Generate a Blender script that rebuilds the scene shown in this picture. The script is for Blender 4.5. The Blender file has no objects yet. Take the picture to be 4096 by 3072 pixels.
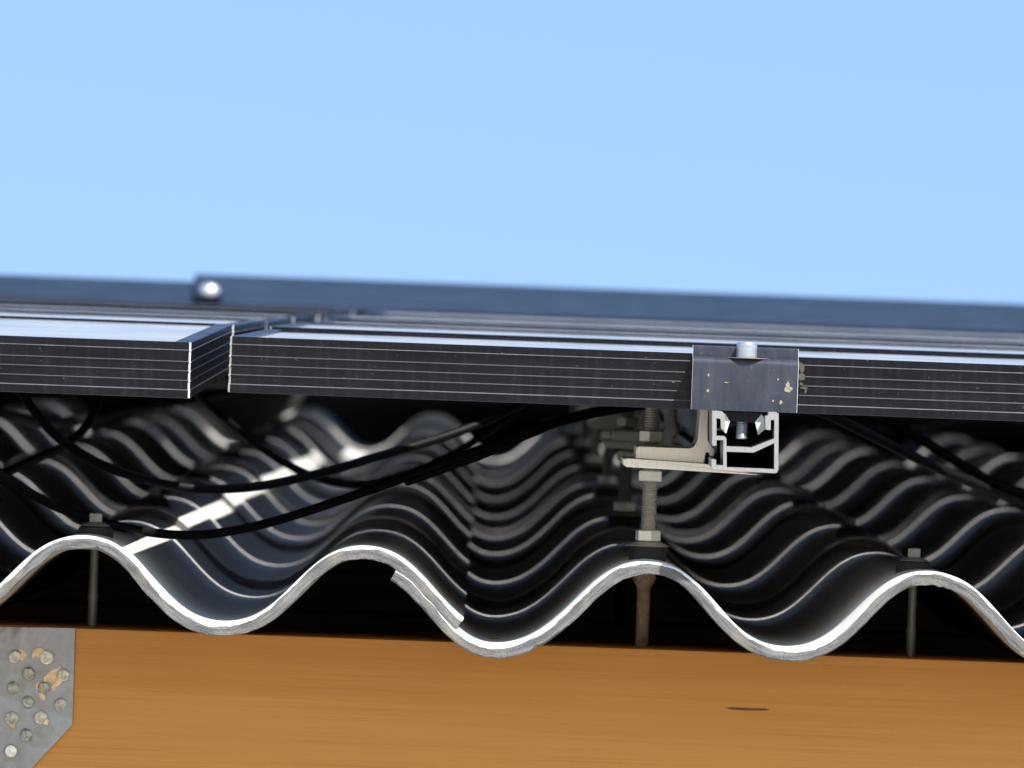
import bpy, bmesh, math, random
from mathutils import Vector, Matrix

random.seed(7)
S = bpy.context.scene
COL = S.collection

# ---------------------------------------------------------------- camera, sky, sun, exposure
# Everything on the roof is laid out in a roof frame: x across the slope, y up the slope, z off the roof.
# The roof slopes up by PITCH; its frame's origin is the camera's own place, 1.6 m above the ground.
PITCH = math.radians(18.0)
EYE = 1.6
M = Matrix.Translation((0, 0, EYE)) @ Matrix.Rotation(PITCH, 4, 'X')

F = 49357.0                 # focal length in pixels of the 4096 px wide photograph
ROLL = math.radians(2.1)
_y = Vector((-78 / F, 1, 356 / F)).normalized()
_x = Vector((math.cos(ROLL), 0, -math.sin(ROLL)))
_x = (_x - _y * _x.dot(_y)).normalized()
_z = _x.cross(_y)
C_RIGHT = Vector((_x[0], _y[0], _z[0]))
C_FWD = Vector((_x[1], _y[1], _z[1]))
C_UP = Vector((_x[2], _y[2], _z[2]))


def at(px, py, Y):
    """point of the roof frame at up-slope distance Y that a direction of the survey photo meets"""
    r = C_RIGHT * ((px - 2048) / F) + C_UP * (-(py - 1536) / F) + C_FWD
    return r * (Y / r.y)


cam = bpy.data.cameras.new("camera")
cam.sensor_width = 36.0
cam.lens = 36.0 * F / 4096
cam.clip_start = 0.1
cam.clip_end = 5000
cam.dof.use_dof = True
cam.dof.focus_distance = 7.82
cam.dof.aperture_fstop = cam.lens / 13.5
cam.dof.aperture_blades = 0
cam_o = bpy.data.objects.new("camera", cam)
COL.objects.link(cam_o)
cm = Matrix((C_RIGHT, C_UP, -C_FWD)).transposed().to_4x4()
cam_o.matrix_world = M @ cm
S.camera = cam_o

SUN_D = (M.to_3x3() @ Vector((-0.42, 0.60, -1.0))).normalized()     # the way the sunlight travels
to_sun = -SUN_D
sun = bpy.data.lights.new("sun", 'SUN')
sun.energy = 5.0
sun.angle = math.radians(0.53)
sun.color = (1.0, 0.96, 0.90)
sun_o = bpy.data.objects.new("sun", sun)
COL.objects.link(sun_o)
sun_o.rotation_euler = SUN_D.to_track_quat('-Z', 'Y').to_euler()
sun_o.location = (3, -5, 12)

W = bpy.data.worlds.new("World")
S.world = W
W.use_nodes = True
wn = W.node_tree
bg = wn.nodes['Background']
sky = wn.nodes.new('ShaderNodeTexSky')
sky.sky_type = 'NISHITA'
sky.sun_disc = False
sky.sun_elevation = math.asin(to_sun.z)
sky.sun_rotation = math.atan2(to_sun.x, to_sun.y)
sky.altitude = 300
sky.air_density = 1.0
sky.dust_density = 0.3
sky.ozone_density = 1.9
wn.links.new(sky.outputs[0], bg.inputs[0])
bg.inputs[1].default_value = 0.15

S.view_settings.view_transform = 'Standard'
S.view_settings.look = 'None'
S.view_settings.exposure = 0.60
S.view_settings.gamma = 1.0
S.view_settings.use_curve_mapping = False
S.cycles.use_denoising = True
S.cycles.max_bounces = 10
S.cycles.diffuse_bounces = 6
S.cycles.glossy_bounces = 6
S.cycles.sample_clamp_indirect = 8


# ---------------------------------------------------------------- object helpers
def tag(o, label=None, cat=None, group=None, kind=None):
    if label: o['label'] = label
    if cat: o['category'] = cat
    if group: o['group'] = group
    if kind: o['kind'] = kind
    return o


def mesh_of(name, bm, mats, smooth=35):
    bmesh.ops.recalc_face_normals(bm, faces=bm.faces[:])
    me = bpy.data.meshes.new(name)
    bm.to_mesh(me)
    bm.free()
    for m in (mats if isinstance(mats, (list, tuple)) else [mats]):
        me.materials.append(m)
    if smooth:
        for p in me.polygons: p.use_smooth = True
        me.set_sharp_from_angle(angle=math.radians(smooth))
    return me


def thing(name, loc, label, cat, group=None, rot=None):
    """an Empty at the thing's base, in the roof frame"""
    o = bpy.data.objects.new(name, None)
    o.empty_display_size = 0.02
    COL.objects.link(o)
    o.matrix_world = M @ Matrix.Translation(loc) @ (rot.to_4x4() if rot else Matrix.Identity(4))
    return tag(o, label, cat, group)


def part(name, bm, mats, parent, loc=(0, 0, 0), smooth=35, label=None):
    o = bpy.data.objects.new(name, mesh_of(name, bm, mats, smooth))
    COL.objects.link(o)
    o.parent = parent
    o.location = loc
    if label: o['label'] = label
    return o


def solo(name, bm, mats, loc, label=None, cat=None, group=None, kind=None, smooth=35, rot=None):
    o = bpy.data.objects.new(name, mesh_of(name, bm, mats, smooth))
    COL.objects.link(o)
    o.matrix_world = M @ Matrix.Translation(loc) @ (rot.to_4x4() if rot else Matrix.Identity(4))
    return tag(o, label, cat, group, kind)


def copy_tree(o, loc, label, rot=None):
    """a copy of a thing with copies of its parts and sub-parts; meshes are shared"""
    r = o.copy()
    COL.objects.link(r)
    r.matrix_world = M @ Matrix.Translation(loc) @ (rot.to_4x4() if rot else Matrix.Identity(4))
    r['label'] = label
    for ch in list(o.children):
        c = ch.copy()
        COL.objects.link(c)
        c.parent = r
        for g in list(ch.children):
            d = g.copy()
            COL.objects.link(d)
            d.parent = c
    return r


# ---------------------------------------------------------------- shapes
def box(bm, x0, x1, y0, y1, z0, z1, bevel=0.0, mi=0):
    vs = [bm.verts.new(p) for p in ((x0, y0, z0), (x1, y0, z0), (x1, y1, z0), (x0, y1, z0),
                                    (x0, y0, z1), (x1, y0, z1), (x1, y1, z1), (x0, y1, z1))]
    fs = [bm.faces.new([vs[i] for i in q]) for q in
          ((0, 1, 2, 3), (4, 5, 6, 7), (0, 1, 5, 4), (1, 2, 6, 5), (2, 3, 7, 6), (3, 0, 4, 7))]
    for f in fs: f.material_index = mi
    if bevel:
        es = list({e for f in fs for e in f.edges})
        bmesh.ops.bevel(bm, geom=es, offset=bevel, segments=2, profile=0.6, affect='EDGES')


def prism(bm, poly, y0, y1, axis='y', bevel=0.0):
    """poly in the (x, z) plane pushed along y, or in (y, z) pushed along x, or (x, y) along z"""
    def P(a, b, t):
        return (a, t, b) if axis == 'y' else (t, a, b) if axis == 'x' else (a, b, t)
    A = [bm.verts.new(P(a, b, y0)) for a, b in poly]
    B = [bm.verts.new(P(a, b, y1)) for a, b in poly]
    n = len(poly)
    fs = [bm.faces.new(A), bm.faces.new(B)]
    for i in range(n):
        fs.append(bm.faces.new((A[i], A[(i + 1) % n], B[(i + 1) % n], B[i])))
    if bevel:
        es = list({e for f in fs[:2] for e in f.edges})
        bmesh.ops.bevel(bm, geom=es, offset=bevel, segments=2, profile=0.5, affect='EDGES')


def lathe(bm, prof, n=24, c=(0, 0), hexa=False, turn=0.0, axis='z'):
    """prof: list of (r, z)"""
    rings = []
    n = 6 if hexa else n
    for r, z in prof:
        ring = []
        for i in range(n):
            a = 2 * math.pi * i / n + turn
            u, v = c[0] + r * math.cos(a), c[1] + r * math.sin(a)
            ring.append(bm.verts.new((u, v, z) if axis == 'z' else (u, z, v)))
        rings.append(ring)
    for a, b in zip(rings, rings[1:]):
        for i in range(n):
            bm.faces.new((a[i], a[(i + 1) % n], b[(i + 1) % n], b[i]))
    bm.faces.new(rings[0])
    bm.faces.new(rings[-1])


def spline(pts, n=14):
    """Catmull-Rom through the points"""
    P = [Vector(p) for p in pts]
    P = [P[0] * 2 - P[1]] + P + [P[-1] * 2 - P[-2]]
    out = []
    for i in range(1, len(P) - 2):
        a, b, c, d = P[i - 1:i + 3]
        for k in range(n):
            t = k / n
            out.append(0.5 * ((2 * b) + (c - a) * t + (2 * a - 5 * b + 4 * c - d) * t * t
                              + (3 * b - a - 3 * c + d) * t ** 3))
    out.append(P[-2])
    return out


def tube(bm, path, r, n=14):
    rings = []
    up = Vector((0, 0, 1))
    for i, p in enumerate(path):
        t = (path[min(i + 1, len(path) - 1)] - path[max(i - 1, 0)]).normalized()
        s = t.cross(up)
        s = s.normalized() if s.length > 1e-4 else Vector((1, 0, 0))
        u = s.cross(t)
        rings.append([bm.verts.new(p + s * (r * math.cos(2 * math.pi * k / n)) + u * (r * math.sin(2 * math.pi * k / n)))
                      for k in range(n)])
    for a, b in zip(rings, rings[1:]):
        for k in range(n):
            bm.faces.new((a[k], a[(k + 1) % n], b[(k + 1) % n], b[k]))
    bm.faces.new(rings[0])
    bm.faces.new(rings[-1])


# ---------------------------------------------------------------- materials
class Mat:
    def __init__(self, name, base, rough=0.5, metal=0.0, spec=0.5):
        self.m = bpy.data.materials.new(name)
        self.m.use_nodes = True
        self.t = self.m.node_tree
        self.b = self.t.nodes['Principled BSDF']
        self.set('Base Color', (*base, 1))
        self.set('Roughness', rough)
        self.set('Metallic', metal)
        self.set('Specular IOR Level', spec)

    def set(self, k, v): self.b.inputs[k].default_value = v
    def n(self, kind, **kw):
        nd = self.t.nodes.new(kind)
        for k, v in kw.items():
            if k in nd.inputs: nd.inputs[k].default_value = v
            else: setattr(nd, k, v)
        return nd
    def l(self, a, b): self.t.links.new(a, b)
    def coords(self, scale=(1, 1, 1), loc=(0, 0, 0)):
        tc = self.n('ShaderNodeTexCoord')
        mp = self.n('ShaderNodeMapping')
        mp.inputs['Scale'].default_value = scale
        mp.inputs['Location'].default_value = loc
        self.l(tc.outputs['Object'], mp.inputs['Vector'])
        return mp.outputs[0]
    def noise(self, vec, scale, detail=4, rough=0.55):
        nd = self.n('ShaderNodeTexNoise')
        nd.inputs['Scale'].default_value = scale
        nd.inputs['Detail'].default_value = detail
        nd.inputs['Roughness'].default_value = rough
        self.l(vec, nd.inputs['Vector'])
        return nd.outputs['Fac']
    def ramp(self, fac, stops):
        r = self.n('ShaderNodeValToRGB')
        e = r.color_ramp.elements
        while len(e) < len(stops): e.new(0.5)
        for el, (p, c) in zip(e, stops):
            el.position = p
            el.color = (*c, 1) if isinstance(c, tuple) else (c, c, c, 1)
        self.l(fac, r.inputs[0])
        return r.outputs[0]
    def mix(self, fac, a, b, mode='MIX'):
        nd = self.n('ShaderNodeMix', data_type='RGBA', blend_type=mode)
        for sock, v in ((nd.inputs[0], fac), (nd.inputs[6], a), (nd.inputs[7], b)):
            if hasattr(v, 'is_linked'): self.l(v, sock)
            elif isinstance(v, tuple): sock.default_value = (*v, 1)
            else: sock.default_value = v
        return nd.outputs[2]
    def math(self, op, a, b=0.0):
        nd = self.n('ShaderNodeMath', operation=op)
        for sock, v in ((nd.inputs[0], a), (nd.inputs[1], b)):
            if hasattr(v, 'is_linked'): self.l(v, sock)
            else: sock.default_value = v
        return nd.outputs[0]
    def color(self, c): self.l(c, self.b.inputs['Base Color'])
    def rough(self, c): self.l(c, self.b.inputs['Roughness'])
    def bump(self, h, strength=0.3, dist=0.001):
        nd = self.n('ShaderNodeBump')
        nd.inputs['Strength'].default_value = strength
        nd.inputs['Distance'].default_value = dist
        self.l(h, nd.inputs['Height'])
        self.l(nd.outputs[0], self.b.inputs['Normal'])


def srgb(r, g, b):
    f = lambda c: (c / 255 / 12.92) if c <= 10 else ((c / 255 + 0.055) / 1.055) ** 2.4
    return (f(r), f(g), f(b))


# weathered top coat of the sheets
m = Mat("fibre_cement_top", (0.4, 0.4, 0.4), 0.6, 0, 0.22)
v = m.coords()
n1 = m.noise(m.coords((1, 0.25, 1)), 22, 5)
n2 = m.noise(v, 260, 3)
c = m.ramp(n1, [(0.3, (0.70, 0.685, 0.66)), (0.7, (0.84, 0.825, 0.80))])
c = m.mix(m.ramp(n2, [(0.35, 0.88), (0.6, 1.0)]), (0, 0, 0), c, 'MIX')
m.color(c)
m.bump(n2, 0.25, 0.0005)
MAT_TOP = m.m

# cut face of the sheets: pressed grey layers, crumbs and saw marks
m = Mat("fibre_cement_cut", (0.4, 0.4, 0.4), 0.9, 0, 0.2)
at_ = m.n('ShaderNodeAttribute', attribute_name='lam')
def lam(sx, so, loc=0):
    mp = m.n('ShaderNodeMapping')
    mp.inputs['Scale'].default_value = (sx, 1, so)
    mp.inputs['Location'].default_value = (loc, 0, loc)
    m.l(at_.outputs['Vector'], mp.inputs['Vector'])
    return mp.outputs[0]
v = m.coords()
n1 = m.noise(lam(45, 420), 1.0, 5, 0.65)        # long pressed layers
n4 = m.noise(lam(70, 900, 3.7), 1.0, 3, 0.5)      # thin dark splits
n2 = m.noise(v, 900, 4, 0.7)
n3 = m.noise(v, 26, 4)
c = m.ramp(n1, [(0.28, (0.09, 0.09, 0.093)), (0.5, (0.215, 0.215, 0.216)), (0.72, (0.37, 0.37, 0.365))])
c = m.mix(0.55, c, m.ramp(n2, [(0.3, 0.2), (0.7, 1.0)]), 'MULTIPLY')
c = m.mix(m.ramp(n4, [(0.29, 0.8), (0.35, 0.0)]), c, (0.05, 0.048, 0.045))
c = m.mix(m.ramp(n3, [(0.54, 0.0), (0.74, 0.5)]), c, (0.40, 0.36, 0.26))
m.color(c)
m.bump(n2, 0.8, 0.0015)
MAT_CUT = m.m

m = Mat("fibre_cement_back", (0.30, 0.27, 0.24), 0.9, 0, 0.2)
n1 = m.noise(m.coords(), 60, 5)
m.color(m.ramp(n1, [(0.3, (0.18, 0.15, 0.12)), (0.7, (0.34, 0.29, 0.24))]))
m.bump(n1, 0.4, 0.001)
MAT_BACK = m.m

# black anodised aluminium with fine dust
def anodised(name, base, rough, dust):
    m = Mat(name, base, rough, 0.0, 0.2)
    v = m.coords()
    n1 = m.noise(m.coords((0.35, 0.35, 3)), 45, 5)
    n2 = m.noise(v, 420, 3, 0.7)
    spk = m.ramp(n2, [(0.66, 0.0), (0.74, dust)])
    st = m.noise(m.coords((6, 6, 0.6)), 40, 4)
    lt = tuple(min(1, k * 1.25 + 0.003) for k in base)
    c = m.ramp(n1, [(0.35, base), (0.75, lt)])
    c = m.mix(m.ramp(st, [(0.5, 0.0), (0.8, 0.05)]), c, (0.22, 0.22, 0.22))
    c = m.mix(spk, c, (0.34, 0.32, 0.28))
    m.color(c)
    m.rough(m.ramp(n1, [(0.2, rough - 0.06), (0.8, rough + 0.12)]))
    return m.m
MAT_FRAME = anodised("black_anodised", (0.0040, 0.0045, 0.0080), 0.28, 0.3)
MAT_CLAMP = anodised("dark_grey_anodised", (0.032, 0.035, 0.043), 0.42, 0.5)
MAT_FRAME_FAR = anodised("blue_grey_far_frame", (0.030, 0.054, 0.105), 0.5, 0.0)  # bluer, greyer frame colour for the far row

# clamp face: paint chips and mortar specks
m = Mat("spattered_anodised", (0.03, 0.035, 0.045), 0.42, 0.0, 0.25)
v = m.coords()
vo = m.n('ShaderNodeTexVoronoi')
vo.inputs['Scale'].default_value = 210
m.l(v, vo.inputs['Vector'])
k1 = m.ramp(vo.outputs['Distance'], [(0.10, 1.0), (0.26, 0.0)])
k2 = m.ramp(m.noise(v, 75, 3), [(0.52, 0.0), (0.60, 1.0)])
k3 = m.ramp(m.noise(v, 480, 5, 0.7), [(0.60, 0.0), (0.72, 0.55)])
k4 = m.ramp(m.noise(v, 48, 4, 0.6), [(0.68, 0.0), (0.70, 0.8)])
c = m.ramp(m.noise(m.coords((1, 1, 0.3)), 120, 4), [(0.3, (0.022, 0.027, 0.040)), (0.75, (0.048, 0.055, 0.074))])
c = m.mix(k3, c, (0.16, 0.17, 0.18))
m.color(c)
MAT_CLAMPFACE = m.m

# solar glass over dark cells
m = Mat("solar_glass", (0.012, 0.016, 0.03), 0.09, 0, 0.5)
br = m.n('ShaderNodeTexBrick', offset=0.0, squash=1.0)
br.inputs['Color1'].default_value = (0.010, 0.014, 0.030, 1)
br.inputs['Color2'].default_value = (0.012, 0.017, 0.036, 1)
br.inputs['Mortar'].default_value = (0.10, 0.10, 0.11, 1)
br.inputs['Scale'].default_value = 1.0
br.inputs['Brick Width'].default_value = 0.158
br.inputs['Row Height'].default_value = 0.158
br.inputs['Mortar Size'].default_value = 0.0022
m.l(m.coords(), br.inputs['Vector'])
dn = m.noise(m.coords((1, 0.4, 1)), 14, 5)
m.color(m.mix(m.ramp(dn, [(0.35, 0.05), (0.75, 0.2)]), br.outputs[0], (0.52, 0.50, 0.47)))
m.rough(m.ramp(dn, [(0.3, 0.06), (0.7, 0.16)]))
df = m.n('ShaderNodeBsdfDiffuse')  # pale layer: dust plus the bright sky reflection put into the colour
m.l(m.ramp(m.noise(m.coords((1, 0.5, 1)), 9, 4), [(0.3, (0.42, 0.42, 0.41)), (0.7, (0.58, 0.57, 0.55))]), df.inputs[0])
mx = m.n('ShaderNodeMixShader')
m.l(m.ramp(dn, [(0.3, 0.24), (0.7, 0.42)]), mx.inputs[0])
m.l(m.b.outputs[0], mx.inputs[1])
m.l(df.outputs[0], mx.inputs[2])
m.l(mx.outputs[0], m.t.nodes['Material Output'].inputs[0])
MAT_GLASS = m.m
MAT_BACKSHEET = Mat("black_backsheet", (0.012, 0.012, 0.013), 0.6).m

# bare aluminium, rail and bracket
def metal(name, base, rough, streak=(1, 1, 6), lo=0.75):
    m = Mat(name, base, rough, 0.6)
    n1 = m.noise(m.coords(streak), 160, 5, 0.65)
    m.color(m.ramp(n1, [(0.3, tuple(k * lo for k in base)), (0.7, base)]))
    m.rough(m.ramp(n1, [(0.3, rough - 0.05), (0.7, rough + 0.1)]))
    m.bump(n1, 0.12, 0.0004)
    return m.m
m = Mat("sawn_aluminium", (0.72, 0.72, 0.71), 0.55, 0.3)
n1 = m.noise(m.coords((6, 1, 1)), 190, 5, 0.7)
m.color(m.ramp(n1, [(0.3, (0.25, 0.25, 0.25)), (0.7, (0.37, 0.37, 0.366))]))
m.bump(n1, 0.2, 0.0004)
MAT_ALU = m.m
m = Mat("brushed_bracket_aluminium", (0.70, 0.66, 0.60), 0.5, 0.15)
n1 = m.noise(m.coords((5, 1, 0.5)), 150, 6, 0.75)
m.color(m.ramp(n1, [(0.25, (0.70, 0.66, 0.58)), (0.75, (0.90, 0.86, 0.78))]))
m.bump(n1, 0.3, 0.0004)
MAT_BRACKET = m.m
MAT_MORTAR = Mat('dried_mortar', (0.30, 0.28, 0.22), 0.9).m
MAT_MORTAR_DIM = Mat('thin_mortar', (0.095, 0.085, 0.06), 0.9).m
MAT_BARE = Mat('bare_lit_corner', (0.62, 0.61, 0.58), 0.5, 0.2).m  # raw cut metal, with the sun such edges catch put into its paleness
def rib(name, lo, hi):
    m = Mat(name, hi, 0.5)
    n1 = m.noise(m.coords((1, 1, 0.2)), 60, 5, 0.7)
    m.color(m.ramp(n1, [(0.35, lo), (0.7, hi)]))
    return m.m
MAT_RIB = rib('worn_lit_rib', (0.02, 0.02, 0.023), (0.085, 0.085, 0.092))  # wear plus caught sunlight, both put into the rib colour
MAT_RIB_FAINT = rib('faint_rib', (0.005, 0.005, 0.007), (0.015, 0.015, 0.019))
MAT_ZINC = metal("zinc_plated_steel", (0.46, 0.50, 0.55), 0.34)
MAT_BRIGHT = Mat('bright_zinc', (0.86, 0.87, 0.88), 0.32, 0.7).m
MAT_NUT = metal("stainless_nut", (0.74, 0.74, 0.67), 0.4)
MAT_ROD = metal("stainless_rod", (0.50, 0.47, 0.42), 0.40)
MAT_OLDSTEEL = metal("dull_screw_steel", (0.30, 0.30, 0.28), 0.5)
MAT_RUBBER = Mat("black_rubber", (0.012, 0.012, 0.013), 0.75).m
MAT_CABLE = Mat("black_cable_jacket", (0.007, 0.007, 0.008), 0.55, 0, 0.2).m
MAT_PLASTIC = Mat("pale_plastic_nut", (0.62, 0.65, 0.62), 0.5).m
m = Mat("shank_brown", (0.30, 0.21, 0.15), 0.8)
n1 = m.noise(m.coords(), 180, 4)
m.color(m.ramp(n1, [(0.3, (0.22, 0.16, 0.115)), (0.7, (0.44, 0.35, 0.26))]))
MAT_SHANK = m.m

# stained softwood, grain along x
m = Mat("stained_spruce", (0.5, 0.25, 0.08), 0.62, 0, 0.3)
g1 = m.noise(m.coords((0.5, 6, 34)), 6, 5, 0.5)
g2 = m.noise(m.coords((1.6, 30, 520)), 4, 3, 0.5)
g3 = m.noise(m.coords((0.9, 3, 13)), 4, 3)
g4 = m.noise(m.coords((1, 1, 1)), 700, 3)
c = m.ramp(g1, [(0.3, (0.48, 0.215, 0.045)), (0.7, (0.54, 0.25, 0.060))])
c = m.mix(m.ramp(g2, [(0.36, 0.30), (0.47, 0.0)]), c, (0.30, 0.12, 0.026))
c = m.mix(m.ramp(g3, [(0.52, 0.0), (0.76, 0.16)]), c, (0.38, 0.145, 0.028))
c = m.mix(m.ramp(g4, [(0.3, 0.14), (0.6, 0.0)]), c, (0.30, 0.12, 0.03))
m.color(c)
m.bump(g2, 0.1, 0.0004)
MAT_WOOD = m.m
m = Mat("resin_streak", (0.10, 0.03, 0.012), 0.5)
MAT_RESIN = m.m
m = Mat("raw_purlin_wood", (0.24, 0.14, 0.08), 0.8)
n1 = m.noise(m.coords((1, 6, 40)), 8, 5)
m.color(m.ramp(n1, [(0.3, (0.34, 0.22, 0.13)), (0.7, (0.52, 0.36, 0.22))]))
MAT_PURLIN = m.m

# galvanised nail plate, dented round the nails
m = Mat("galvanised_plate", (0.55, 0.56, 0.57), 0.42, 1.0)
v = m.coords()
n1 = m.noise(v, 26, 3)
n2 = m.noise(v, 90, 5, 0.65)
m.color(m.mix(0.5, m.ramp(n1, [(0.3, (0.19, 0.19, 0.18)), (0.7, (0.38, 0.40, 0.45))]),
              m.ramp(n2, [(0.3, (0.17, 0.17, 0.16)), (0.7, (0.38, 0.385, 0.40))])))
m.rough(m.ramp(n2, [(0.3, 0.32), (0.7, 0.52)]))
m.bump(n1, 1.0, 0.006)
MAT_PLATE = m.m
m = Mat("nail_head_zinc", (0.60, 0.60, 0.55), 0.5, 0.6)
n1 = m.noise(m.coords(), 420, 4)
m.color(m.ramp(n1, [(0.35, (0.30, 0.29, 0.24)), (0.65, (0.62, 0.60, 0.50))]))
m.bump(n1, 0.5, 0.0006)
MAT_NAIL = m.m
m = Mat("nail_head_dull", (0.36, 0.36, 0.33), 0.5, 0.7)
n1 = m.noise(m.coords(), 350, 4)
m.color(m.ramp(n1, [(0.35, (0.20, 0.20, 0.17)), (0.65, (0.50, 0.49, 0.42))]))
m.bump(n1, 0.6, 0.0008)
MAT_NAILDULL = m.m
m = Mat("nail_head_pale", (0.80, 0.76, 0.68), 0.55, 0.2)
n1 = m.noise(m.coords(), 420, 4)
m.color(m.ramp(n1, [(0.35, (0.62, 0.56, 0.46)), (0.6, (0.86, 0.82, 0.74))]))
MAT_NAILPALE = m.m
m = Mat("torn_wood_chip", (0.70, 0.48, 0.29), 0.8)
n1 = m.noise(m.coords(), 300, 4)
m.color(m.ramp(n1, [(0.3, (0.50, 0.31, 0.15)), (0.7, (0.80, 0.60, 0.42))]))
MAT_CHIP = m.m

m = Mat("dry_ground", (0.3, 0.25, 0.19), 0.95, 0, 0.2)
n1 = m.noise(m.coords(), 0.8, 6)
n2 = m.noise(m.coords(), 30, 5)
m.color(m.mix(0.4, m.ramp(n1, [(0.3, (0.44, 0.38, 0.29)), (0.7, (0.60, 0.53, 0.43))]),
              m.ramp(n2, [(0.3, (0.36, 0.30, 0.22)), (0.7, (0.66, 0.60, 0.50))])))
MAT_GROUND = m.m
m = Mat("plaster", (0.5, 0.48, 0.44), 0.9)
n1 = m.noise(m.coords(), 40, 5)
m.color(m.ramp(n1, [(0.3, (0.42, 0.40, 0.36)), (0.7, (0.54, 0.52, 0.47))]))
m.bump(n1, 0.2, 0.003)
MAT_PLASTER = m.m

# ---------------------------------------------------------------- ground and the house under the roof
bm = bmesh.new()
R = 3000.0
vs = [bm.verts.new(p) for p in ((-R, -R, 0), (R, -R, 0), (R, R, 0), (-R, R, 0))]
bm.faces.new(vs)
g = bpy.data.objects.new("ground", mesh_of("ground", bm, MAT_GROUND, 0))
COL.objects.link(g)
tag(g, kind='structure')

YS = 7.700          # cut front of the eaves sheets
YP = 7.704          # front face of the lowest panels
Y_EDGE = [YS] + [9.13 + 1.345 * k for k in range(6)] + [16.795]      # lower edge of every course
Y_END = 19.2


def to_world(x, y, z): return M @ Vector((x, y, z))

# masonry walls, gravity-upright, ending just under the roof (not seen in the photo, they keep the loft dark)
bm = bmesh.new()
fy, by = to_world(0, YS + 0.30, 0).y, to_world(0, Y_END - 0.25, 0).y
fz, bz = to_world(0, YS + 0.30, -0.32).z, to_world(0, Y_END - 0.25, -0.32).z
prism(bm, [(fy + 0.2, 0), (fy + 0.2, fz + 0.07), (by - 0.2, bz - 0.07), (by - 0.2, 0)], -2.05, -1.85, 'x')
prism(bm, [(fy + 0.2, 0), (fy + 0.2, fz + 0.07), (by - 0.2, bz - 0.07), (by - 0.2, 0)], 1.85, 2.05, 'x')
prism(bm, [(fy, 0), (fy, fz), (fy + 0.2, fz + 0.065), (fy + 0.2, 0)], -2.05, 2.05, 'x')
prism(bm, [(by - 0.2, 0), (by - 0.2, bz - 0.065), (by, bz), (by, 0)], -2.05, 2.05, 'x')
hw = bpy.data.objects.new("house_wall", mesh_of("house_wall", bm, MAT_PLASTER, 0))
COL.objects.link(hw)
tag(hw, kind='structure')

# ---------------------------------------------------------------- corrugated sheets
PITCH_W = 0.1768
AMP = 0.0267
FLAT = -0.042           # broad round crests, straighter flanks
DEPTH = AMP * (2 + 2 * FLAT)
TH = 0.0080
X_C2 = at(1459, 2184, YS).x
Z_C = at(1459, 2186, YS).z                # top of the crests at the cut front
XL_END = at(1853, 2480, YS).x             # side edge of the sheet on top
XR_START = at(1584, 2320, YS).x           # hidden side edge of the sheet below
SHEET_W = 2.1


def wave(x, shift=0.0):
    u = 2 * math.pi * (x - X_C2 - shift) / PITCH_W
    return AMP * ((math.cos(u) - 1) + FLAT * (math.cos(3 * u) - 1))


def slope(x, shift=0.0):
    u = 2 * math.pi * (x - X_C2 - shift) / PITCH_W
    return -AMP * (math.sin(u) + 3 * FLAT * math.sin(3 * u)) * 2 * math.pi / PITCH_W


def drop(x, right):
    if not right: return 0.0
    t = min(1, max(0, (x - XR_START - 0.045) / 0.06))
    t = t * t * (3 - 2 * t)
    return -0.0030 - 0.0062 * (1 - t)


def course_z(Y):
    """height of the crest tops of the course that lies uppermost at Y, relative to Z_C"""
    k = max(i for i, e in enumerate(Y_EDGE) if e <= Y + 1e-6)
    y1 = Y_EDGE[k + 1] if k + 1 < len(Y_EDGE) else Y_EDGE[k] + 1.345
    z0 = 0.0 if k == 0 else -0.0060
    return z0 + (-0.0135 - z0) * (Y - Y_EDGE[k]) / (y1 - Y_EDGE[k])


def sheet_bm(right, first, length, dz, rag):
    """a corrugated sheet; y = 0 is its lower cut edge, z = 0 the crest tops there; dz = fall over its length"""
    bm = bmesh.new()
    rnd = random.Random(31 + right * 3 + first)
    x0, x1 = (XR_START, XR_START + SHEET_W) if right else (XL_END - SHEET_W, XL_END)
    sh = 0.0008 if right else 0.0
    step = 0.0022 if first else 0.0044
    n = int((x1 - x0) / step)
    cols = []
    LAM = bm.verts.layers.float_vector.new('lam')
    jb = jt = jc = 0.0
    for i in range(n + 1):
        x = x0 + (x1 - x0) * i / n
        s = slope(x, sh)
        q = 1 / math.sqrt(1 + s * s)
        nx, nz = -s * q, q
        zt = wave(x, sh) + drop(x, right)
        jb = 0.72 * jb + rnd.gauss(0, 1) * rag
        jt = 0.8 * jt + rnd.gauss(0, 1) * rag * 0.35
        jc = 0.86 * jc + rnd.gauss(0, 1) * 0.22
        if rnd.random() < 0.012: jb -= rag * rnd.uniform(3, 7)
        th = TH * (1 + 0.05 * math.sin(x * 37) + 0.03 * math.sin(x * 91))
        fall = lambda y: dz * y / length
        B = 0.0014 * min(2.2, max(0.45, 1 + jc))          # chipped top arris
        ring = []
        for (o, y) in ((0.0, length), (0.0, 0.30), (0.0, 0.05), (0.0, B + 0.0006), (0.00035, B * 0.45), (B, 0.0 + jt * 0.4),
                       (th * 0.55, jb * 0.15), (th - 0.0006 + jb, jb * 0.25), (th + jb * 0.3, 0.0012), (th, 0.05), (th, length)):
            vv = bm.verts.new((x - nx * o, y, zt - nz * o + fall(y)))
            vv[LAM] = (x, y, o)
            ring.append(vv)
        cols.append(ring)
    m = len(cols[0])
    for a, b in zip(cols, cols[1:]):
        for j in range(m):
            f = bm.faces.new((a[j], a[(j + 1) % m], b[(j + 1) % m], b[j]))
            f.material_index = 0 if j < 5 else 1 if j < 8 else 2 if j < 10 else 1
    for r in (cols[0], cols[-1]):
        f = bm.faces.new(r)
        f.material_index = 1
    return bm


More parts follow.
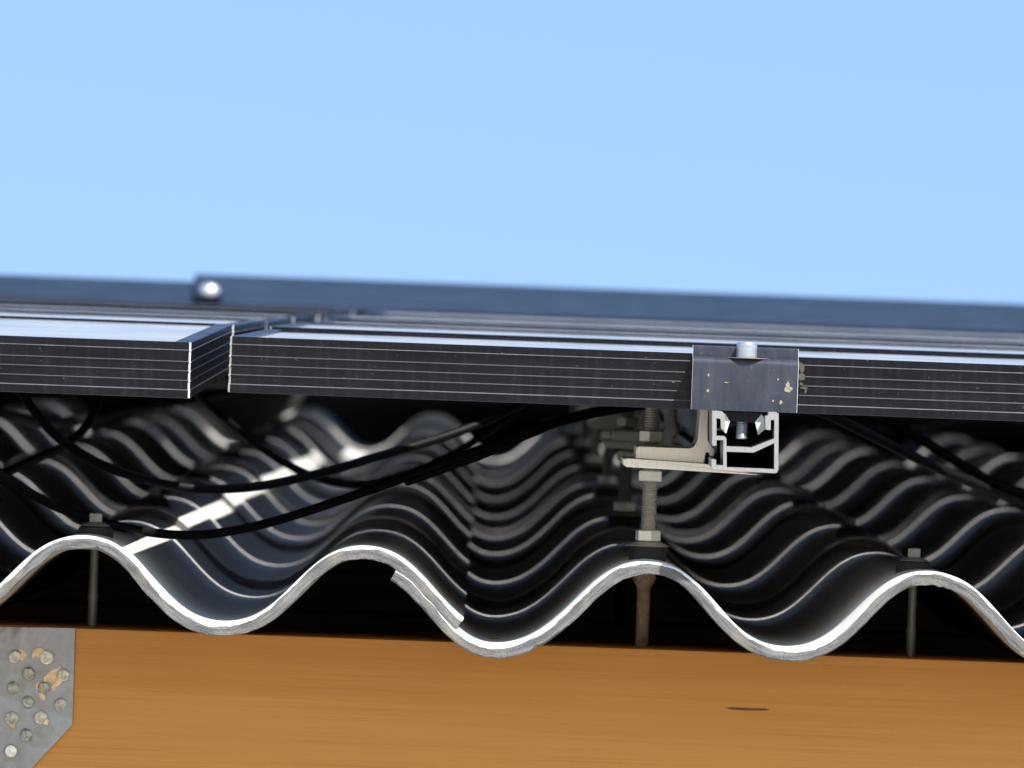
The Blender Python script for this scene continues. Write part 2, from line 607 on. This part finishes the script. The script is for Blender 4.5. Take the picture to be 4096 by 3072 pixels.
mats3 = [MAT_TOP, MAT_CUT, MAT_BACK]
ORD = ["lowest, eaves", "second", "third", "fourth", "fifth", "sixth", "seventh", "topmost"]
data = {}
for k, Y in enumerate(Y_EDGE):
    yn = Y_EDGE[k + 1] if k + 1 < len(Y_EDGE) else Y + 1.345
    z0 = 0.0 if k == 0 else -0.0060
    for right in (0, 1):
        key = (right, k == 0)
        if key not in data:
            L = (yn - Y) + 0.13
            fall = (-0.0135 - z0) * L / (yn - Y)
            data[key] = mesh_of("corrugated_sheet", sheet_bm(right, k == 0, L, fall, 0.00030 if k == 0 else 0.00015), mats3, 40)
        o = bpy.data.objects.new("corrugated_sheet", data[key])
        COL.objects.link(o)
        o.matrix_world = M @ Matrix.Translation((0, Y, Z_C + z0))
        side = "right of the side lap" if right else "left of the side lap"
        if k == 0:
            lab = ("grey corrugated sheet at the eaves with sunlit cut edge, overlapping its neighbour" if not right else
                   "grey corrugated sheet at the eaves under the bracket, tucked beneath its left neighbour")
        else:
            lab = "shaded corrugated sheet of the %s course up the roof, %s" % (ORD[k], side)
        tag(o, lab, "roof sheet", "corrugated roof sheets")


def roof_top(x, Y):
    right = x > XL_END
    return Z_C + course_z(Y) + wave(x, 0.0008 if right else 0) + drop(x, right)

bm = bmesh.new()
prism(bm, [(0, 0), (1.4, .128), (2.0, .110), (2.0, -.20), (0.10, -.20), (0, -.0625)], -2.1, 2.1, 'x')  # added block shutting out sky beyond the roof; near-black colour imitates shade
solo("sky_block", bm, Mat("shade_dark_block", (0.035, 0.034, 0.033), 0.8, 0, 0.2).m, (0, 17.6, Z_C + .004), "dark block added at the far end of the roof to shut out the sky", "sky block", smooth=20)

# ---------------------------------------------------------------- eaves beam, purlins
BF = YS + 0.110
zt = at(300, 2512, BF).z
bm = bmesh.new()
box(bm, -2.0, 2.0, 0, 0.125, -0.20, 0, 0.0015)
beam = thing("timber_beam", (0, BF, zt), "orange stained timber eaves beam running the whole width below the corrugated sheets", "beam")
part("beam_body", bm, MAT_WOOD, beam)
bm = bmesh.new()
p0, p1 = at(2898, 2832, BF), at(3080, 2841, BF)
xm, zm = (p0.x + p1.x) / 2, (p0.z + p1.z) / 2 - zt
hw_ = (p1.x - p0.x) / 2
poly = [(xm - hw_, zm + .0004), (xm - hw_ * .55, zm + .00085), (xm + hw_ * .2, zm + .0006), (xm + hw_ * .8, zm + .0009), (xm + hw_, zm),
        (xm + hw_ * .6, zm - .0007), (xm - hw_ * .1, zm - .0009), (xm - hw_ * .7, zm - .0006)]
prism(bm, poly, -0.0004, 0.001)
part("resin_streak", bm, MAT_RESIN, beam)

for k in range(1, 5):
    Y = Y_EDGE[k] + 0.07
    bm = bmesh.new()
    box(bm, -1.8, 1.8, 0, 0.09, -0.13, 0, 0.002)
    solo("purlin", bm, MAT_PURLIN, (0, Y, Z_C - DEPTH - TH - 0.0225), "dim brown purlin inside the dark loft under the %s course of sheets" % ORD[k],
         "purlin", "purlins under the roof")

# ---------------------------------------------------------------- nail plate on the beam
PY = BF - 0.0018
c0 = at(0, 2790, PY)
pl = thing("nail_plate", (c0.x, PY, c0.z), "galvanised nail plate with twelve nails on the end of the orange beam", "nail plate")
def lp(px, py, Y=PY):
    q = at(px, py, Y)
    return (q.x - c0.x, q.z - c0.z)
bm = bmesh.new()
prism(bm, [lp(-420, 2497), lp(302, 2511), lp(290, 2899), lp(118, 3084), lp(-420, 3066)], 0, 0.0016, bevel=0.0004)
part("plate", bm, MAT_PLATE, pl, smooth=20)
NAILS = [(57, 2625, 0), (187, 2636, 1), (117, 2692, 0), (253, 2700, 0), (52, 2752, 0), (178, 2750, 0), (110, 2809, 0),
         (240, 2815, 0), (45, 2872, 0), (161, 2869, 0), (107, 2941, 0), (43, 3006, 1)]
rn = random.Random(5)
for i, (px, py, pale) in enumerate(NAILS):
    x, z = lp(px, py)
    bm = bmesh.new()
    h = 0.0016 + 0.0012 * rn.random() + 0.0012 * pale
    r = 0.0038 + 0.0005 * rn.random()
    lathe(bm, [(r * .55, 0.0), (r * .6, -h * 0.4), (r, -h * 0.5), (r * 1.0, -h * 0.85), (r * 0.9, -h), (r * 0.45, -h * 0.97)], 22, axis='y')
    rot = Matrix.Rotation(rn.uniform(-.4, .4), 3, 'X') @ Matrix.Rotation(rn.uniform(-.4, .4), 3, 'Z')
    bmesh.ops.transform(bm, matrix=rot.to_4x4(), verts=bm.verts)
    part("nail", bm, MAT_NAILPALE if pale else MAT_NAILDULL if i % 3 else MAT_NAIL, pl, (x, 0, z), 50, label="bright, proud nail head" if pale else None)
CHIPS = [[(70, 2592), (92, 2600), (108, 2620), (100, 2636), (84, 2642), (76, 2628), (84, 2612)],
         [(128, 2628), (132, 2602), (146, 2591), (166, 2592), (182, 2604), (170, 2618), (158, 2632), (140, 2624), (134, 2634)],
         [(174, 2712), (196, 2690), (226, 2672), (242, 2663), (246, 2690), (236, 2702), (250, 2724), (236, 2742), (214, 2764), (204, 2748), (214, 2736), (196, 2726), (178, 2728)],
         [(143, 2740), (152, 2724), (160, 2728), (152, 2744), (152, 2758), (144, 2754)],
         [(154, 2774), (166, 2772), (180, 2784), (182, 2800), (168, 2800), (158, 2790)],
         [(32, 2894), (50, 2896), (66, 2886), (58, 2902), (60, 2916), (46, 2908)],
         [(176, 2886), (186, 2872), (196, 2882), (192, 2900), (172, 2896)]]
for i, ch in enumerate(CHIPS):
    bm = bmesh.new()
    prism(bm, [lp(*q) for q in ch], -0.0009 - 0.0002 * (i % 3), -0.0001)
    part("wood_chip", bm, MAT_CHIP, pl, smooth=0)

# ---------------------------------------------------------------- solar panels
PW, PD = 2.10, 0.956
mm = 0.001
# (inset, height, material of the strip down to the next point) - rib edges pale from wear and from caught light put into the colour
PROF = [(0.6, 0, 0), (0.3, -0.2, 0), (0.3, -4.6, 1), (0.0, -5.05, 0), (0.3, -6.2, 0), (0.3, -11.7, 2), (0.0, -12.2, 0), (0.0, -12.8, 0), (0.3, -13.2, 0),
        (0.3, -17.5, 2), (0.0, -18.0, 0), (0.0, -18.7, 0), (0.3, -19.1, 0), (0.3, -23.5, 2), (0.0, -24.0, 0), (0.0, -24.6, 0), (0.3, -25.0, 0),
        (0.3, -29.4, 1), (0.0, -29.95, 0), (0.0, -34.7, 2), (0.3, -35, 0), (25, -35, 0), (25, -33.4, 0), (1.9, -33.4, 0), (1.9, -6.2, 0), (11, -6.2, 0), (11, -0.2, 0), (10.8, 0, 0)]


def panel_parts(root, frame_mat, plain):
    bm = bmesh.new()
    rings = []
    for o, z, _m in PROF:
        a, d = PW / 2 - o * mm, o * mm
        q = 0.0012
        rings.append([bm.verts.new((x, y, z * mm)) for x, y in ((-a, d + q), (-a + q, d), (a - q, d), (a, d + q), (a, PD - d - q),
                                                               (a - q, PD - d), (-a + q, PD - d), (-a, PD - d - q))])
    n = len(rings)
    for i in range(n):
        A, B = rings[i], rings[(i + 1) % n]
        for k in range(8):
            f = bm.faces.new((A[k], A[(k + 1) % 8], B[(k + 1) % 8], B[k]))
            f.material_index = 1 if k % 2 == 0 and i < 19 else PROF[i][2] + 1 if PROF[i][2] else 0
    part("panel_frame", bm, [frame_mat] * 4 if plain else [frame_mat, MAT_BARE, MAT_RIB, MAT_RIB_FAINT], root, smooth=18)
    bm = bmesh.new()
    e = 0.0107
    box(bm, -PW / 2 + e, PW / 2 - e, e, PD - e, -0.0056, -0.0017)
    for f in bm.faces:
        if f.calc_center_median().z < -0.005: f.material_index = 1
    part("panel_glass", bm, [MAT_GLASS, MAT_BACKSHEET], root, smooth=0)


proto = {}
NROW = 7
SKEW = 0.0055        # the columns run a hair askew of the corrugations
def put_panel(right, Y, xe, zf, zb, label, far=False):
    """xe: x of the panel's inner side; zf, zb: height of its top at the front and at the back"""
    skew = 0.0 if far else -SKEW
    rot = Matrix.Rotation(skew, 3, 'Z') @ Matrix.Rotation(math.atan2(zb - zf, PD), 3, 'X')
    loc = Vector((xe, Y, zf)) + rot @ Vector((PW / 2 if right else -PW / 2, 0, 0))
    if far not in proto:
        t = thing("solar_module", loc, label, "solar panel", "solar panels on the roof", rot)
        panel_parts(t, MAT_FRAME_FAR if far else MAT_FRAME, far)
        proto[far] = t
        return t
    return copy_tree(proto[far], loc, label, rot)


xl, xr = at(763, 1480, YP).x, at(915, 1460, YP).x
zl0, zr0 = at(760, 1370, YP).z, at(918, 1345, YP).z
rp = random.Random(11)
ROWN = ["lowest", "second", "third", "fourth", "fifth", "sixth", "seventh"]
for k in range(NROW):
    Y = YP + 1.0 * k
    j = lambda: rp.uniform(-.0015, .0015)
    if k == 0:
        put_panel(0, Y, xl, zl0, zl0 + 0.0095, "black framed solar panel at the left front, ending in a bright corner at the gap")
        front_right = put_panel(1, Y, xr, zr0, zr0 + 0.0020, "black framed solar panel at the right front, held by the large clamp")
    else:
        put_panel(0, Y, xl + SKEW * k + j(), zl0 + 0.0078 + 0.0007 * k + j(), zl0 + 0.0086 + 0.0007 * k + j(), "solar panel of the %s row from the front, left of the column gap" % ROWN[k])
        put_panel(1, Y, xr + (SKEW + .0012) * k + j(), zr0 + 0.0028 + 0.0009 * k + j(), zr0 + 0.0038 + 0.0009 * k + j(), "solar panel of the %s row from the front, right of the column gap" % ROWN[k])
FAR_Y = 14.70
xs = at(772, 1160, FAR_Y).x
zfl, zfr = at(400, 1112, FAR_Y).z, at(1024, 1104, FAR_Y).z
for k in range(4):
    Y = FAR_Y + k
    w = ["nearest", "second", "third", "rearmost"][k]
    xg, hg = ((xs, .0008), (-.088, .024), (-.215, .016), (xs + .1, .002))[k]     # staggered; gaps shaped to let sun patches onto the far roof
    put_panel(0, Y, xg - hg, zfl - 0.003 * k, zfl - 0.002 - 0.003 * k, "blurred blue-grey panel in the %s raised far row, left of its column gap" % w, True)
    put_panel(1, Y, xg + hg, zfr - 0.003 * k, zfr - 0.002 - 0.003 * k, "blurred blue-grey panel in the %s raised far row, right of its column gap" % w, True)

# ---------------------------------------------------------------- rail with channel nut, clamp, bracket
RY = YP - 0.046                                   # sawn end of the rail
def zz(x, y): return (2450 + x * 0.36166, 1330 + y * 0.36166)
rc = at(*zz(1470, 1540), RY)
def lz(x, y, Y=RY):
    q = at(*zz(x, y), Y)
    return (q.x - rc.x, q.z - rc.z)
RAIL = [  # wall strips of the hollow section, laid end to end
    [(1104, 868), (1150, 868), (1150, 1142), (1150, 1190), (1150, 1252), (1104, 1252)],
    [(1150, 866), (1215, 876), (1243, 905), (1246, 1100), (1200, 1060), (1195, 955), (1150, 948)],
    [(1150, 1142), (1235, 1146), (1260, 1172), (1260, 1192), (1150, 1190)],
    [(1226, 1191.5), (1260, 1192), (1261, 1265), (1262, 1318), (1262, 1490), (1226, 1468)],
    [(1096, 1400), (1146, 1406), (1146, 1466), (1226, 1468), (1262, 1490), (1260, 1528), (1118, 1512), (1096, 1490)],
    [(1262, 1490), (1755, 1510), (1790, 1512), (1835, 1514), (1822, 1546), (1800, 1557), (1260, 1528)],
    [(1790, 968), (1838, 900), (1836, 1200), (1835, 1514), (1790, 1512), (1790, 1222), (1790, 1172)],
    [(1838, 900), (1790, 968), (1752, 968), (1748, 1080), (1694, 1074), (1690, 930), (1722, 915), (1728, 882), (1815, 882)],
    [(1261, 1265), (1535, 1275), (1790, 1172), (1790, 1222), (1560, 1328), (1262, 1318)],
]
RAIL_L = 10.2
rail = thing("mounting_rail", rc, "pale aluminium rail with open hollow end under the clamp", "rail")
bm = bmesh.new()
for poly in RAIL:
    prism(bm, [lz(*q) for q in poly], 0, RAIL_L)
part("rail_profile", bm, MAT_ALU, rail, smooth=25)

# end clamp
CY = YP - 0.0175
cc = at(2980, 1640, CY)
clamp = thing("end_clamp", cc, "dark speckled end clamp gripping the right front panel above the rail end", "clamp")
xa, xb = at(2768, 1520, CY).x - cc.x, at(3192, 1540, CY).x - cc.x
zbot = at(2980, 1645, CY).z - cc.z
zled = at(2980, 1433, CY).z - cc.z
ztop = at(2980, 1388, CY).z - cc.z
dpt = YP - CY
prof = [(0, zbot), (0, zled - .0042), (.0005, zled - .0022), (.0018, zled - .0006), (.0042, zled), (dpt - .0034, zled), (dpt - .0034, ztop - .001), (dpt - .0030, ztop),
        (dpt + .0075, ztop), (dpt + .0075, ztop - .0024), (dpt - .0008, ztop - .0024), (dpt - .0008, zled - .0035), (.0035, zled - .0035), (.0035, zbot)]
bm = bmesh.new()
prism(bm, prof, xa, xb, 'x')
ends = [f for f in bm.faces if len(f.verts) > 4]
bv = bmesh.ops.bevel(bm, geom=list({e for f in ends for e in f.edges}), offset=.00025, segments=1, affect='EDGES')
for f in bv['faces']: f.material_index = 1
part("clamp_body", bm, [MAT_CLAMPFACE, MAT_BARE], clamp, smooth=40)
def blot(px, py, rx_, rz_, Y, n, rnd):
    q = at(px, py, Y)
    return [(q.x + rx_ * (0.6 + 0.7 * rnd.random()) * math.cos(2 * math.pi * i / n), q.z + rz_ * (0.6 + 0.7 * rnd.random()) * math.sin(2 * math.pi * i / n)) for i in range(n)]
rb = random.Random(3)
for px, py, a_, b_ in ((3152, 1540, .0012, .0022), (3150, 1560, .0022, .0018), (3164, 1556, .0012, .0010), (3124, 1609, .0009, .0013), (2832, 1563, .0009, .0009),
                       (2834, 1500, .0005, .0011), (3112, 1518, .0006, .0008), (3092, 1604, .0006, .0008), (2906, 1530, .0016, .0003)):
    bm = bmesh.new()
    prism(bm, [(x - cc.x, z - cc.z) for x, z in blot(px, py, a_, b_, CY, 11, rb)], -.0004, .0002)
    part("mortar_spot", bm, MAT_MORTAR, clamp, smooth=0)
bx = at(2987, 1400, CY + .009).x - cc.x
bm = bmesh.new()
zr_ = zled
lathe(bm, [(.0064, zr_ + .0004), (.0064, zr_ + .0085), (.0062, zr_ + .0094), (.0055, zr_ + .0100), (.0036, zr_ + .0100), (.0034, zr_ + .0062)], 32, (bx, .009))
part("clamp_bolt", bm, MAT_ZINC, clamp, smooth=40)
bm = bmesh.new()
lathe(bm, [(.0145, zr_ - .0001), (.0145, zr_ + .0003), (.0, zr_ + .0003)][:2], 32, (bx, .0115))
part("slot_washer", bm, MAT_OLDSTEEL, clamp, smooth=40)
# foot and bolt end hanging into the rail channel
def lc(x, y, Y): 
    q = at(*zz(x, y), Y)
    return (q.x - cc.x, q.z - cc.z)
bm = bmesh.new()
prism(bm, [lc(1215, 862, CY), lc(1690, 876, CY), lc(1640, 905, CY), lc(1580, 1000, CY), lc(1300, 984, CY), lc(1240, 900, CY)], .006, .030)
part("clamp_foot", bm, MAT_FRAME, clamp, smooth=0)
bm = bmesh.new()
p0, p1 = lc(1438, 985, CY), lc(1434, 1182, CY)
lathe(bm, [(.0030, p1[1]), (.0036, p1[1] + .0005)] + [(.0037 - .0004 * (i % 2), p1[1] + .0005 + .0006 * (i + 1)) for i in range(17)] + [(.0037, p0[1] + .004)], 20, (p0[0], .012))
part("bolt_end", bm, MAT_ZINC, clamp, smooth=60)
bm = bmesh.new()
for poly in ([(1243, 892), (1300, 984), (1258, 1118), (1180, 1050), (1196, 1045), (1248, 1098)], [(1650, 905), (1690, 960), (1690, 1068), (1615, 1136), (1578, 990)]):
    prism(bm, [lc(*q, CY) for q in poly], .004, .030)
part("channel_nut", bm, MAT_PLASTIC, clamp, smooth=0)

# mortar smeared on the panel edge beside the clamp
inv = (M.inverted() @ front_right.matrix_world).inverted()
for px, py, a_, b_ in ((3206, 1470, .0022, .0030), (3208, 1507, .0022, .0026), (3204, 1535, .0012, .0012), (3216, 1552, .0030, .0006), (3222, 1566, .0006, .0018), (2693, 1527, .0008, .0008)):
    bm = bmesh.new()
    pts = [inv @ Vector((x, YP, z)) for x, z in blot(px, py, a_, b_, YP, 11, rb)]
    prism(bm, [(p.x, p.z) for p in pts], -.0003, .0006)
    part("mortar_smear", bm, MAT_MORTAR_DIM, front_right, smooth=0)

# bright bolt standing at the step of the far row
fb = at(838, 1178, FAR_Y - .02)
fc = thing("bolt_clamp", fb, "blurred glinting clamp bolt in front of the step in the far panel row", "clamp")
bm = bmesh.new()
prism(bm, [(-.006, -.026), (.018, -.026), (.018, .002), (-.006, .002), (-.006, -.001), (.015, -.001), (.015, -.023), (-.006, -.023)], -.016, .016, 'x')
part("clamp_body", bm, MAT_FRAME_FAR, fc, smooth=0)
bm = bmesh.new()
lathe(bm, [(.0040, -.0020), (.0105, -.001), (.0120, .003), (.0112, .0078), (.008, .0115), (.003, .0130)], 24, (0, .002))
part("clamp_bolt", bm, MAT_BRIGHT, fc, smooth=60)

# bracket: hanger bolt through the crest, plate, angle
X_C3 = X_C2 + PITCH_W + 0.0008
BY0 = YS + 0.165
RUN = 0.2
def bz(px, py, Y=BY0):
    q = at(px, py, Y)
    return q
b0 = Vector((at(2590, 2200, BY0).x, BY0, roof_top(at(2590, 2200, BY0).x, BY0)))
def lb(px, py):
    q = at(px, py, BY0)
    return (q.x - b0.x, q.z - b0.z)
def lbz(x, y): return lb(*zz(x, y))

br_t = thing("roof_bracket", b0, "beige aluminium angle bracket on a threaded hanger bolt beside the rail end", "bracket", "brackets under the rail")
bm = bmesh.new()
prism(bm, [lbz(100, 1372), lbz(150, 1370), lbz(990, 1428), lbz(1560, 1538), lbz(1560, 1550), lbz(140, 1462), lbz(100, 1440)], -.104, .020, bevel=.0005)
part("slotted_plate", bm, MAT_BRACKET, br_t, smooth=20)
bm = bmesh.new()
prism(bm, [lbz(238, 1372), lbz(240, 1275), lbz(252, 1245), lbz(280, 1236), lbz(560, 1253), lbz(820, 1272), lbz(870, 1258), lbz(903, 1218), lbz(915, 1160),
           lbz(950, 800), lbz(1035, 800), lbz(1020, 1000), lbz(1010, 1170), lbz(1025, 1200), lbz(1085, 1252), lbz(1098, 1290), lbz(1088, 1350), lbz(1042, 1345), lbz(1040, 1295),
           lbz(992, 1290), lbz(985, 1425)], -.100, .019, bevel=.0006)
part("angle", bm, MAT_BRACKET, br_t, smooth=25)
bm = bmesh.new()
rows = []
for i in range(9):
    x, y = 1060 - 4 * i, 1000 + 0 * i
serr = [(1038, 800), (1100, 812), (1100, 1240), (1085, 1245), (1028, 1195), (1022, 1170)]
prism(bm, [lbz(*q) for q in serr], -.092, .019)
part("serrated_pad", bm, MAT_BRACKET, br_t, smooth=0)
rx = 0.0
bm = bmesh.new()
ztop_r = lb(2630, 1628)[1] + .01
prof = []
z = 0.004
i = 0
while z < ztop_r:
    prof.append((.0050 if i % 2 else .0044, z)); z += .0008; i += 1
lathe(bm, prof, 20, (rx, 0))
part("threaded_rod", bm, MAT_ROD, br_t, smooth=60)
def nut(px_y0, px_y1, r=.0083, turn=0.35):
    bm = bmesh.new()
    z0, z1 = lb(2600, px_y1)[1], lb(2600, px_y0)[1]
    lathe(bm, [(r * .9, z0), (r, z0 + .0007), (r, z1 - .0007), (r * .9, z1)], hexa=True, c=(rx, 0), turn=turn)
    return bm
part("hex_nut", nut(1722, 1768), MAT_NUT, br_t, smooth=20)
part("hex_nut", nut(1882, 1926, turn=0.5), MAT_NUT, br_t, smooth=20)
part("hex_nut", nut(2120, 2166, turn=0.75), MAT_NUT, br_t, smooth=20)
bm = bmesh.new()
zw = lb(2600, 2168)[1]
lathe(bm, [(.0135, zw - .0028), (.0140, zw - .0022), (.0110, zw - .0010), (.0092, zw)], 28)
part("washer", bm, MAT_ROD, br_t, smooth=40)
bm = bmesh.new()
lathe(bm, [(.0118, -.004), (.0122, zw - .0044), (.0118, zw - .0028)], 28)
part("rubber_seal", bm, MAT_RUBBER, br_t, smooth=40)
bm = bmesh.new()
zu = lb(2560, 2300)[1]
lathe(bm, [(.0042, zu - .062), (.0043, zu - .008), (.0055, zu - .006), (.0078, zu - .002), (.0074, zu + .003), (.0082, zu + .006), (.0060, zu + .0095), (.0045, zu + .013)], 20, (-.0015, 0))
part("screw_shank", bm, MAT_SHANK, br_t, smooth=40)
for k in range(1, 6):
    Y = Y_EDGE[k] + 0.115
    xk = b0.x
    copy_tree(br_t, (xk, Y, roof_top(xk, Y)), "dim bracket on the %s course up the roof, in deep shade under the rail" % ORD[k])

# ---------------------------------------------------------------- roof screws on every third crest
def screw(x, Y, label, proto_=[None]):
    loc = (x, Y, roof_top(x, Y))
    if proto_[0] is None:
        t = thing("roof_screw", loc, label, "screw", "sealed roof screws")
        bm = bmesh.new()
        lathe(bm, [(.0112, -.004), (.0114, .0010), (.0104, .0042), (.0088, .0052)], 24)
        part("rubber_seal", bm, MAT_RUBBER, t, smooth=40)
        bm = bmesh.new()
        lathe(bm, [(.0092, .0052), (.0094, .0056), (.0068, .0068), (.0050, .0076)], 24)
        part("washer", bm, MAT_OLDSTEEL, t, smooth=40)
        bm = bmesh.new()
        lathe(bm, [(.0043, .0076), (.0045, .0081), (.0045, .0128), (.0040, .0134)], hexa=True, turn=.5)
        part("screw_head", bm, MAT_OLDSTEEL, t, smooth=20)
        bm = bmesh.new()
        lathe(bm, [(.0030, -.075), (.0031, -.042), (.0036, -.040), (.0028, -.036), (.0027, -.004)], 14)
        part("screw_shank", bm, MAT_OLDSTEEL, t, smooth=40)
        proto_[0] = t
        return t
    return copy_tree(proto_[0], loc, label)


X_C1, X_C4 = X_C2 - PITCH_W, X_C3 + PITCH_W
YSC = [YS + 0.160] + [Y_EDGE[k] + 0.115 for k in range(1, 6)]
for k, Y in enumerate(YSC):
    for x, w in ((X_C1 + .0035, "left"), (X_C4 - .006, "right")):
        lab = ("sharp sealed screw on the eaves sheet's crest at the far %s" % w) if k == 0 else ("sealed screw on the %s course, in the %s-hand line of screws" % (ORD[k], w))
        screw(x, Y, lab)

# ---------------------------------------------------------------- cables
def cable(pts, Y0, Y1, r, label, dips=None):
    n = len(pts)
    q = []
    for i, (px, py) in enumerate(pts):
        Y = Y0 + (Y1 - Y0) * i / (n - 1)
        q.append(at(px * 1.8517, py * 1.8517, Y))
    c = q[n // 2].copy()
    bm = bmesh.new()
    tube(bm, [p - c for p in spline(q)], r)
    solo("solar_cable", bm, MAT_CABLE, c, label, "cable", "cables hanging under the panels", smooth=60)


cable([(-60, 985), (0, 1022), (60, 1062), (130, 1098), (200, 1122), (300, 1146), (400, 1156), (500, 1147), (620, 1118), (800, 1058), (960, 1000), (1100, 948), (1220, 908), (1340, 883), (1440, 872), (1520, 862)],
      7.95, 8.45, .0031, "lowest black cable, sagging in front of the others across the left half")
cable([(20, 800), (60, 868), (110, 930), (160, 970), (240, 1012), (340, 1042), (440, 1056), (560, 1050), (700, 1020), (820, 985), (960, 943), (1060, 905), (1130, 870), (1200, 830)],
      8.6, 8.75, .0033, "black cable in a deep sag just above the lowest one")
cable([(-60, 1045), (0, 1026), (80, 990), (140, 962), (185, 922), (212, 866), (225, 810)], 8.7, 9.2, .0033, "black cable rising steeply at the far left, crossing a sagging one")
cable([(400, 810), (430, 856), (510, 925), (590, 985), (680, 1030), (770, 1047), (860, 1030), (960, 990), (1060, 930), (1120, 880), (1150, 830)], 9.2, 9.6, .0030, "black cable looping behind the two lower ones left of centre")
cable([(880, 1040), (960, 1012), (1060, 975), (1150, 935), (1240, 900), (1330, 880), (1450, 850)], 8.3, 8.5, .0030, "short black cable running close above the lowest one")
cable([(1650, 868), (1760, 886), (1850, 925), (1950, 975), (2050, 1022), (2140, 1058), (2212, 1085), (2300, 1110)], 8.6, 8.8, .0036, "lower of two black cables falling to the right edge")
cable([(1700, 850), (1800, 890), (1900, 905), (1990, 950), (2080, 1005), (2150, 1045), (2212, 1066), (2300, 1085)], 9.1, 9.3, .0038, "upper of two black cables falling to the right edge")
cable([(-60, 880), (20, 898), (90, 912), (200, 905), (300, 880), (420, 862), (520, 840)], 10.5, 11.0, .0045, "blurred black cable slung close under the left front panel")
cable([(1750, 915), (1900, 925), (2000, 918), (2100, 900), (2200, 906), (2300, 915)], 11.0, 11.5, .005, "blurred black cable slung close under the right front panel")
